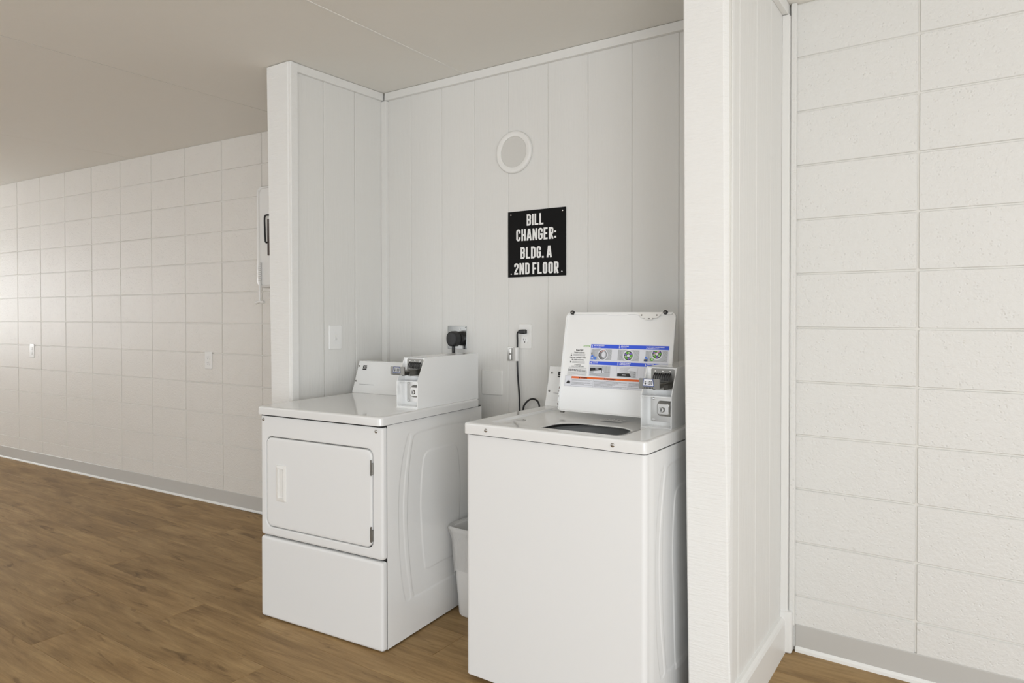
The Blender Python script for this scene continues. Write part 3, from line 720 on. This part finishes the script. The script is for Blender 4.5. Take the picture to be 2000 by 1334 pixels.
# rust along the lower left edge
fr = Flat(lambda u, v, l: (u, -.0006 - .0001 * l, v))
for k in range(16):
    v = .012 + random.random() * .08; fr.ell(.0022 + random.uniform(-.001, .0012), v, random.uniform(.0006, .0016), 'rust', 1, random.uniform(.001, .004), 7)
fr.done('rust_marks', lid)
# instruction label; u measured in the washer frame, so shift by the lid offset
LO = .1485
L = Flat(lambda u, v, l: (u - LO, .0055 - .00018 * l, v))
R_ = random.Random(3)
L.rect(.266, .580, .139, .262, 'labelpaper', 1); L.rect(.168, .582, .0965, .1365, 'labelpaper', 1); L.rect(.160, .266, .139, .262, 'enamel_soft', 1)
L.rect(.268, .579, .2465, .2605, 'blue', 2); L.rect(.268, .579, .1835, .1962, 'blue', 2)
L.rect(.1965, .580, .1275, .1352, 'orange', 2)
for n_, u, v, a, b in (('1', .272, .2465, 'ADD HE DETERGENT', 'Agregar detergente'), ('2', .3835, .2465, 'ADD CLOTHES', 'Cargar la ropa'), ('3', .492, .2465, 'ADD LIQUID CHLORINE BLEACH', ''),
                   ('4', .272, .1835, 'CLOSE LID', 'Cerrar la tapa'), ('5', .3835, .1835, 'COMPLETE PAYMENT', ''), ('6', .492, .1835, 'PRESS START', '')):
    L.text(n_, u, v + .0022, .0125, 'white_ink', 3, 'LEFT', .8, .0003)
    L.text(a, u + .0085, v + .0074, .0056 if len(a) < 20 else .0050, 'white_ink', 3, 'LEFT', .82, .00015)
    if b: L.text(b, u + .0085, v + .0022, .0046, 'white_ink', 3, 'LEFT', .85)
    else: L.dashes(u + .0085, u + .05, v + .0028, .0018, 'white_ink', 3, R_)
L.text('Read All', .2205, .2335, .0098, 'ink', 3, 'CENTER', .95, .00025)
L.text('Instructions', .2205, .2245, .0098, 'ink', 3, 'CENTER', .95, .00025)
L.text('Lea con cuidado todas', .2165, .2055, .0088, 'ink', 3, 'CENTER', .88, .00018)
L.text('las instrucciones.', .2165, .1970, .0088, 'ink', 3, 'CENTER', .88, .00018)
for v in (.2135, .1875):
    L.rect(.1835, .189, v, v + .005, 'ink', 3); L.line([(.1845, v + .005), (.1845, v + .0085), (.188, v + .0085), (.188, v + .005)], .0008, 'greyink', 3)
for v in (.2205, .2175, .2145, .1925, .1895, .1865): L.dashes(.193, .247, v, .0011, 'greyink', 3, R_)
L.text('ATTENTION', .2175, .1775, .0052, 'ink', 3, 'CENTER', .95, .0001)
L.text('FABRIC SOFTENER USERS', .2175, .1722, .0052, 'ink', 3, 'CENTER', .95, .0001)
for v in (.169, .1662): L.dashes(.180, .257, v, .0010, 'greyink', 3, R_)
for v in (.1602, .1558): L.dashes(.178, .258, v, .0024, 'ink', 3, R_)
for k in range(5): L.dashes(.176, .260, .1515 - k * .0029, .0010, 'greyink', 3, R_)
L.poly(rr(.250, .2525, .0145, .0032, .0030, 4), 'palegreen', 2); L.dashes(.240, .260, .2515, .0018, 'white_ink', 3, R_)
# pictures: washer top seen from above with the tub
def frame(u0, u1, v0, v1): L.rect(u0, u1, v0, v1, 'pic', 2)
def clip(p, u0, u1, v0, v1): return (min(max(p[0], u0), u1), min(max(p[1], v0), v1))
def lines(u0, u1, v0, v1, segs, m='greyink', w_=.0006):
    for s in segs: L.line([clip((u0 + (u1 - u0) * a, v0 + (v1 - v0) * b), u0, u1, v0, v1) for a, b in s], w_, m, 3)
rows_ = ((.2025, .2425), (.1405, .1795)); cols = ((.271, .3565), (.382, .467), (.491, .5755))
for ri, (v0, v1) in enumerate(rows_):
    for ci, (u0, u1) in enumerate(cols):
        frame(u0, u1, v0, v1)
        W2, H2 = u1 - u0, v1 - v0
        if ri == 0:
            lines(u0, u1, v0, v1, [[(.02, 1), (.10, 0)], [(.07, 1), (.17, 0)], [(.13, .85), (.22, 0)], [(.13, .85), (.45, 1)], [(.72, 1), (.9, .5), (1, .35)], [(.8, 1), (1, .6)], [(.88, 1), (1, .8)], [(.7, 0), (1, .25)], [(.3, 0), (.2, .2), (.13, .5)]])
            cu, cv = u0 + W2 * (.57 if ci == 0 else .5 if ci == 1 else .52), v0 + H2 * (.48 if ci < 2 else .72)
            rad = min(H2 * .43, (v1 - cv) + .0) if ci == 2 else H2 * .43
            cut = lambda pts: [clip(p, u0, u1, v0, v1) for p in pts]
            R0 = H2 * .43
            L.poly(cut(circ(cu, cv, R0 * 1.25, 28)), 'labelpaper', 3); L.poly(cut(circ(cu, cv, R0, 28)), 'ink', 4)
            if ci == 0:
                L.ell(cu + .001, cv, R0 * .86, 'pic', 5); L.ell(cu - .004, cv, R0 * .5, 'greyink', 5.5, R0 * .8); L.ell(cu + .003, cv + .001, R0 * .42, 'labelpaper', 6, R0 * .62)
                L.line([(cu - .009, cv + R0 * .6), (cu + .006, cv + R0 * 1.02)], .0022, 'pink', 7); L.line([(cu - .010, cv - R0 * .9), (cu - .002, cv - R0 * .9)], .0016, 'ink', 7)
                L.poly(cut([(u0 - .001, v0), (u0 + .011, v0), (u0 + .011, v0 + .014), (u0 + .007, v0 + .019), (u0, v0 + .014)]), 'lblue', 5); L.rect(u0 + .0015, u0 + .0055, v0 + .019, v0 + .027, 'ink', 5)
                L.poly(cut([(u0 + .013, v0), (u0 + .024, v0), (u0 + .024, v0 + .011), (u0 + .013, v0 + .012)]), 'lblue', 6); L.ell(u0 + .006, v0 + .006, .0035, 'labelpaper', 6)
            else:
                for k in range(9):
                    a = k * 40; L.poly(cut(circ(cu + R0 * .66 * math.cos(math.radians(a)), cv + R0 * .66 * math.sin(math.radians(a)), R0 * .27, 8, R0 * .23)), ('green', 'purple', 'palegreen')[k % 3], 5 + (k % 2) * .5)
                L.poly(cut(circ(cu, cv, R0 * .34, 14)), 'labelpaper', 6)
            if ci == 2:
                L.ell(u0 + .026, v0 + .008, .007, 'green', 5, .0055); L.ell(u0 + .027, v0 + .009, .003, 'labelpaper', 6); L.line([(cu - .008, cv), (cu + .008, v1 - .002)], .0026, 'pink', 7)
                L.poly([(u0 - .003, v0 + .011), (u0 + .001, v0 + .019), (u0 + .010, v0 + .013), (u0 + .010, v0 + .008)], 'lblue', 5); L.rect(u0 - .004, u0 + .010, v0 + .001, v0 + .008, 'ink', 5)
                L.poly(circ(u0 + .004, v0 + .003, .003, 8), 'navy', 6)
        elif ci == 0:
            lines(u0, u1, v0, v1, [[(0, .35), (.45, .1), (1, .18)], [(.1, .2), (.5, 0), (1, 0)], [(0, .1), (.5, .02)], [(.62, 1), (.62, .4), (1, .4)], [(.8, 1), (.8, .4)], [(.93, 1), (.93, .4)]])
            L.poly([(u0 + .002, v0 + H2 * .45), (u0 + W2 * .62, v0 + H2 * .62), (u0 + W2 * .56, v0 + H2 * .82), (u0 + .001, v0 + H2 * .78)], 'ink', 4)
            L.rect(u0 + W2 * .28, u0 + W2 * .43, v0 + H2 * .66, v0 + H2 * .72, 'labelpaper', 5)
            L.poly([(u0 + W2 * .2, v0 + H2 * .30), (u0 + W2 * .72, v0 + H2 * .34), (u0 + W2 * .66, v0 + H2 * .56), (u0 + W2 * .22, v0 + H2 * .46)], 'labelpaper', 5)
            L.line([(u0 + W2 * .58, v0 + H2 * .8), (u0 + W2 * .61, v0 + H2 * .36)], .0022, 'ink', 6)
        else:
            L.rect(u0 + .001, u1 - .001, v0 + .001, v1 - .001, 'labelpaper', 3)
            for k in range(5): L.dashes(u0 + W2 * .15, u0 + W2 * (.62 - .05 * (k % 3)), v1 - .005 - k * .0038, .0009, 'greyink', 4, R_)
            L.poly([(u0 + W2 * .05, v0 + H2 * .08), (u0 + W2 * .72, v0 + H2 * .08), (u0 + W2 * .66, v0 + H2 * .40), (u0 + W2 * .05, v0 + H2 * .38)], 'ink', 4)
            L.rect(u0 + W2 * .28, u0 + W2 * .45, v0 + H2 * .2, v0 + H2 * .28, 'labelpaper', 5)
            L.poly([(u0 + W2 * .72, v0 + H2 * .02), (u0 + W2 * .93, v0 + H2 * .02), (u0 + W2 * .93, v0 + H2 * .60), (u0 + W2 * .62, v0 + H2 * .66), (u0 + W2 * .62, v0 + H2 * .40)], 'pic', 4.5)
            for zz in (.1, .3, .48): L.ell(u0 + W2 * .85, v0 + H2 * zz, .0022, 'greyink', 5.5, n=10)
# warning strip
L.text('\u25b2 WARNING', .228, .1290, .0064, 'ink', 3, 'LEFT', .9, .0003); L.text('\u25b2 AVERTISSEMENT', .333, .1290, .0064, 'ink', 3, 'LEFT', .9, .0003)
for u, v in ((.2285, .129), (.3335, .129)): L.poly(((u, v), (u + .0045, v), (u + .00225, v + .0048)), 'ink', 3)
for u in (.1965, .290, .432): L.line([(u, .0975), (u, .1345)], .0005, 'greyink', 3)
L.line([(.169, .0972), (.581, .0972)], .0005, 'greyink', 3); L.line([(.169, .0972), (.169, .136), (.1965, .136)], .0006, 'greyink', 3)
L.poly(((.174, .107), (.192, .107), (.192, .1135), (.190, .1185), (.1875, .115), (.1865, .1215), (.183, .1155), (.180, .1185), (.178, .113)), 'ink', 3)
for k in range(8):
    v = .1215 - k * .0030
    for a, b in ((.199, .287), (.293, .428), (.435, .579)):
        if R_.random() < .86: L.dashes(a, b - R_.random() * .05 * (k % 3), v, .0011, 'greyink', 3, R_)
L.done('instruction_label', lid)

# ================================================================ THINGS ON THE WALLS
FB = Matrix.Translation((Xp, Yb, 0)) @ Matrix.Rotation(aB, 4, 'Z')
FP = Matrix.Translation((Xp, Yb, 0)) @ Matrix.Rotation(aP, 4, 'Z')
FLW = Matrix.Translation((-5.4234, 2.73995, 0)) @ Matrix.Rotation(0.047906, 4, 'Z')
def at(fr_, x, y, z): return fr_ @ Vector((x, y, z))

# round light
rl_ = empty('wall_light', 'round white recessed wall light with frosted lens, above the black sign', 'light', at(FB, .827, 0, 2.038), aB)
bm = bmesh.new(); disc_stack(bm, (0, 0, 0), 'y', [(.096, 0), (.0985, -.003), (.0985, -.010), (.095, -.0145), (.088, -.0165), (.074, -.0145), (.0715, -.012), (.0705, -.002)], 56, cap=False)
build('trim_ring', bm, 'plastic', rl_, smooth=True)
bm = bmesh.new(); disc_stack(bm, (0, 0, 0), 'y', [(.0712, -.0075), (.06, -.0045), (.04, -.0022), (.02, -.0012), (.001, -.001)], 48, cap=True)
build('lens', bm, 'opal', rl_, smooth=True)

# black sign
sg = empty('wall_sign', 'square black sign with white lettering BILL CHANGER: BLDG. A 2ND FLOOR', 'sign', at(FB, .9465, 0, 1.6095), aB)
boxo('sign_panel', -.1555, .1555, -.0045, -.0002, -.1525, .1525, 'sign', sg, bevel=.0008, seg=1)
F = Flat(lambda u, v, l: (u, -.0045 - .0002 * l, v))
sign_text(F, 'BILL', -.0055, .1525 - .0705, .0525, .0895, 'white_ink')
sign_text(F, 'CHANGER:', -.001, .1525 - .139, .054, .215, 'white_ink')
sign_text(F, 'BLDG. A', -.0005, .1525 - .2215, .0535, .168, 'white_ink')
sign_text(F, '2ND FLOOR', -.0005, .1525 - .2935, .0525, .239, 'white_ink')
F.done('sign_lettering', sg)
for u, v in ((-.1385, .1375), (.139, .1365), (-.1365, -.138), (.1355, -.134)): screw('screw', sg, (u, -.0045, v), 'y', .0034, -.0018, 'chrome')

def plate(name, parent, hx, hz, mat='plastic', t=.0055, r=.005, n_=4):
    bm = bmesh.new(); f_ = lambda d, y: xz(rr(0, 0, hx - d, hz - d, max(r - d * .5, .001), n_), y)
    loft(bm, [f_(0, 0), f_(0, -t * .45), f_(.0012, -t * .8), f_(.0035, -t)], False, True)
    return build(name, bm, mat, parent, smooth=True)
def duplex(root, top=True, t=.0055, grey='dark'):
    for z, show in ((.0195, top), (-.0195, True)):
        bm = bmesh.new(); prism(bm, [(max(-.0165, min(.0165, p[0])), z + max(-.0135, min(.0135, p[1]))) for p in circ(0, 0, .0175, 24)], 'y', -t - .0022, -t + .001)
        build('receptacle', bm, 'plastic_cool', root)
        if show:
            bm = bmesh.new(); y = (-t - .0026, -t - .0021)
            box(bm, -.0078, -.0058, *y, z + .0005, z + .0085); box(bm, .0052, .0072, *y, z + .0012, z + .0080)
            box(bm, -.0028, .0024, *y, z - .0095, z - .005)
            build('slots', bm, grey, root)
    screw('screw', root, (0, -t, 0), 'y', .0026, -.001, 'plastic')
# duplex outlet behind the washer
ou = empty('wall_outlet', 'white duplex wall outlet with a black plug in its upper socket', 'outlet', at(FB, .8865, 0, 1.1825), aB)
plate('cover_plate', ou, .035, .0585); duplex(ou, False)
# outlets on the block wall
for x, z, lab in ((1.058, .972, 'white duplex outlet on the block wall, nearest the alcove partition'), (-1.3535, .976, 'white duplex outlet on the block wall at far left, seen edge-on')):
    o = empty('wall_outlet', lab, 'outlet', at(FLW, x, -.0008, z), 0.047906, 'outlets on the block wall')
    plate('cover_plate', o, .038, .0585, 'plastic_cool'); duplex(o, True, .0055, 'greyink')
# blank two gang plate
bl = empty('blank_plate', 'square white blank cover plate with four screws, between dryer and washer', 'cover plate', at(FB, .6975, 0, .9585), aB)
plate('cover_plate', bl, .0605, .0585, 'plastic', .007, .006)
for u in (-.024, .024):
    for v in (-.044, .044): screw('screw', bl, (u, -.007, v), 'y', .0028, -.0008, 'plastic')
# light switch on the left partition (faces +x)
sw = empty('light_switch', 'white toggle light switch on the left alcove partition above the dryer', 'light switch', at(FP, -.012, -.3345, 1.1715), aP + PI / 2)
plate('cover_plate', sw, .040, .0595, 'plastic_cool', .006)
boxo('toggle_collar', -.0055, .0055, -.0075, -.005, -.012, .012, 'plastic', sw)
bm = bmesh.new(); prism(bm, [(-.006, -.005), (-.017, -.012), (-.016, -.017), (-.004, .003), (-.004, .007), (-.006, .006)], 'x', -.0036, .0036)
build('toggle', bm, 'plastic_cool', sw)
for z in (-.030, .030): screw('screw', sw, (0, -.006, z), 'y', .0028, -.001, 'plastic')
# dryer outlet with its round plug
do_ = empty('dryer_outlet', 'steel-plated dryer outlet with black round receptacle, above the dryer', 'outlet', at(FB, .4845, 0, 1.170), aB)
boxo('steel_plate', -.0595, .0595, -.0035, 0, -.0565, .0565, 'platesteel', do_, bevel=.001, seg=1)
bm = bmesh.new(); disc_stack(bm, (.018, 0, -.004), 'y', [(.034, -.003), (.034, -.022), (.031, -.027), (.010, -.028)], 32)
build('receptacle', bm, 'black', do_, smooth=True)
screw('screw', do_, (.019, -.0035, .040), 'y', .004, -.002, 'chrome'); screw('screw', do_, (.055, -.0035, .050), 'y', .003, -.003, 'zinc')
pg = empty('dryer_plug', 'thick black dryer plug and cord hanging down behind the coin box', 'plug', at(FB, .499, -.028, 1.164), aB)
bm = bmesh.new()
pts = [(.033 * math.cos(math.radians(a)), .006 + .033 * math.sin(math.radians(a))) for a in range(0, 181, 15)] + [(-.032, -.014), (-.022, -.030), (-.013, -.036), (.013, -.036), (.022, -.030), (.032, -.014)]
f_ = lambda k, y: [(p[0] * k, y, p[1] * k) for p in pts]
loft(bm, [f_(.92, 0), f_(1, -.004), f_(1, -.030), f_(.93, -.038), f_(.72, -.042)], True, True)
build('plug_body', bm, 'black', pg, smooth=True)
bm = bmesh.new(); tube(bm, spline([(0, -.020, -.030), (0, -.020, -.060), (.001, -.018, -.10), (.003, -.012, -.16), (.01, .0, -.30), (.03, .004, -.5), (.05, .004, -.8)], 6), .0085, 12)
build('cord', bm, 'black', pg, smooth=True)
bm = bmesh.new(); box(bm, -.022, .046, -.034, .004, -.082, -.077, 0, .0015, 1)
for k in range(5): box(bm, -.020 + k * .009, -.016 + k * .009, -.036, -.03, -.0835, -.0755)
box(bm, .034, .044, -.03, -.006, -.077, -.072, 0, .001, 1)
build('cord_clamp', bm, 'steel_dark', pg)
# small steel strap plate by the outlet
stp = empty('strap_plate', 'small steel cable plate on the wall left of the power cord', 'metal plate', at(FB, .803, 0, 1.0985), aB)
bm = bmesh.new(); box(bm, -.016, .016, -.004, 0, -.033, .033, 0, .001, 1); box(bm, -.004, .003, -.009, -.003, -.026, .026, 0, .0015, 1)
build('plate_body', bm, 'steel', stp)
boxo('plate_hinge', .009, .013, -.007, -.003, -.028, .028, 'steel_dark', stp); screw('screw', stp, (.002, -.009, 0), 'y', .004, -.002, 'steel_dark')
# power cord of the washer
pc = empty('power_cord', 'black power cord with flat plug running down behind the washer', 'cord', at(FB, .885, -.03, 1.204), aB)
bm = bmesh.new()
loft(bm, [yz(rr(.014, .000, .010, .0085, .004, 3), .014), yz(rr(.012, .000, .013, .0105, .005, 3), .008), yz(rr(.010, 0, .012, .010, .004, 3), -.010), yz(rr(.006, 0, .008, .008, .004, 3), -.018)], True, True)
box(bm, -.004, .012, .012, .0225, -.008, .008, 0, .002, 1)
build('plug', bm, 'black', pc, smooth=True)
bm = bmesh.new()
path = [(-.014, .006, .000), (-.024, .006, -.002), (-.030, .008, -.012), (-.032, .012, -.045), (-.034, .014, -.090), (-.034, .014, -.145), (-.030, .014, -.22), (-.020, .010, -.30), (-.016, .006, -.353), (-.012, .004, -.42),
        (-.004, .0, -.44), (.002, .0, -.40), (.010, 0, -.345), (.028, 0, -.320), (.052, 0, -.306), (.076, 0, -.308), (.092, 0, -.325), (.098, 0, -.37), (.10, 0, -.46)]
tube(bm, spline(path, 8), .0042, 8); build('cord', bm, 'black', pc, smooth=True)
bm = bmesh.new(); box(bm, -.0415, -.0275, .004, .020, -.137, -.073, 0, .003, 2); build('cord_tag', bm, 'plastic_cool', pc, smooth=True)

# white wall unit seen past the partition
wu = empty('wall_unit', 'white rounded plastic wall unit with pull cord, half hidden by the left partition', 'wall unit', at(FLW, 1.99, 0, 1.764), 0.047906)
bm = bmesh.new(); q = lambda d, y, r: xz(rr(0, 0, .300 - d, .315 - d, r, 8), y)
loft(bm, [q(0, 0, .05), q(0, -.055, .05), q(.003, -.062, .05)], True, True); build('back_shell', bm, 'plastic_cool', wu, smooth=True)
bm = bmesh.new(); loft(bm, [q(.004, -.064, .045), q(.001, -.068, .045), q(.001, -.100, .045), q(.008, -.114, .040), q(.024, -.120, .030)], True, True); build('front_cover', bm, 'plastic_cool', wu, smooth=True)
bm = bmesh.new(); q2 = lambda d, y: xz(rr(.025, 0, .290 - d, .300 - d, .04, 8), y); loft(bm, [q2(0, -.1185), q2(.0012, -.1215), q2(.0035, -.1215), q2(.0048, -.1185)], False, False); build('cover_seam', bm, 'tub', wu, smooth=True)
bm = bmesh.new(); tube(bm, spline([(-.155, -.118, .128), (-.178, -.136, .126), (-.190, -.138, .112), (-.192, -.136, .05), (-.190, -.134, -.03), (-.188, -.118, -.038)], 6), .0055, 8); build('pull_handle', bm, 'black', wu, smooth=True)
bm = bmesh.new(); box(bm, -.184, -.10, -.126, -.117, -.118, .105, 0, .003, 1); box(bm, -.166, -.10, -.130, -.125, -.045, .035); box(bm, -.166, -.10, -.130, -.125, .055, .09); build('brown_panel', bm, 'brown', wu)
# its pull cord with T handle
bm = bmesh.new(); tube(bm, [(-.262, -.126, .285), (-.258, -.128, .05), (-.250, -.128, -.16)], .0016, 6); build('pull_string', bm, 'plastic', wu)
bm = bmesh.new()
for k in range(9): disc_stack(bm, (-.248, -.130, -.27 + k * .0125), 'z', [(.006, 0), (.0095, .003), (.0095, .009), (.006, .012)], 12)
build('ribbed_grip', bm, 'plastic_cool', wu, smooth=True)
bm = bmesh.new(); tube(bm, [(-.247, -.130, -.27), (-.246, -.130, -.395)], .0065, 10); tube(bm, spline([(-.283, -.130, -.408), (-.266, -.130, -.403), (-.246, -.130, -.400), (-.226, -.130, -.403), (-.209, -.130, -.402)], 3), .0095, 12)
build('t_handle', bm, 'plastic_cool', wu, smooth=True)

# ================================================================ TRASH CAN
tc = empty('trash_can', 'white plastic trash can with a clear liner folded over its rim, between the machines', 'trash can', (-1.715, 2.425, 0), -0.05)
bm = bmesh.new(); k_ = lambda hx, hy, r, z: xy(rr(0, 0, hx, hy, r, 6), z)
loft(bm, [k_(.118, .095, .03, .004), k_(.126, .103, .035, 0.0), k_(.130, .107, .035, .008), k_(.152, .128, .04, .362), k_(.162, .138, .045, .366), k_(.163, .139, .045, .378), k_(.156, .132, .04, .381), k_(.149, .125, .038, .372), k_(.126, .103, .03, .012)], True, True)
build('bin', bm, 'plastic_cool', tc, smooth=True)
bm = bmesh.new(); rings = []; RR = random.Random(5)
prof = [(-.006, .18, .004), (-.008, .25, .003), (-.006, .33, .002), (.0015, .362, .001), (.004, .376, .0008), (.0, .385, .0008), (-.010, .380, .002), (-.020, .33, .006), (-.035, .24, .010), (-.05, .12, .010)]
for off, z, am in prof:
    t = .0 if z > .36 else (1 - z / .36)
    hx = .1635 + off; hy = .1395 + off
    if z < .362 and off > -.009: hx = .152 - (.362 - z) * .055 + .006; hy = .128 - (.362 - z) * .055 + .006
    ring = rr(0, 0, hx, hy, .045, 12)
    rings.append([(p[0] * (1 + am * 6 * math.sin(i * 1.9 + z * 9) * .5), p[1] * (1 + am * 6 * math.cos(i * 2.3 + z * 7) * .5), z + (0.020 * math.sin(i * .35 + 1) if z < .2 and off > -.02 else 0) + RR.uniform(-am, am) * .5) for i, p in enumerate(ring)])
loft(bm, rings, False, False)
build('bin_liner', bm, 'bag', tc, smooth=True)
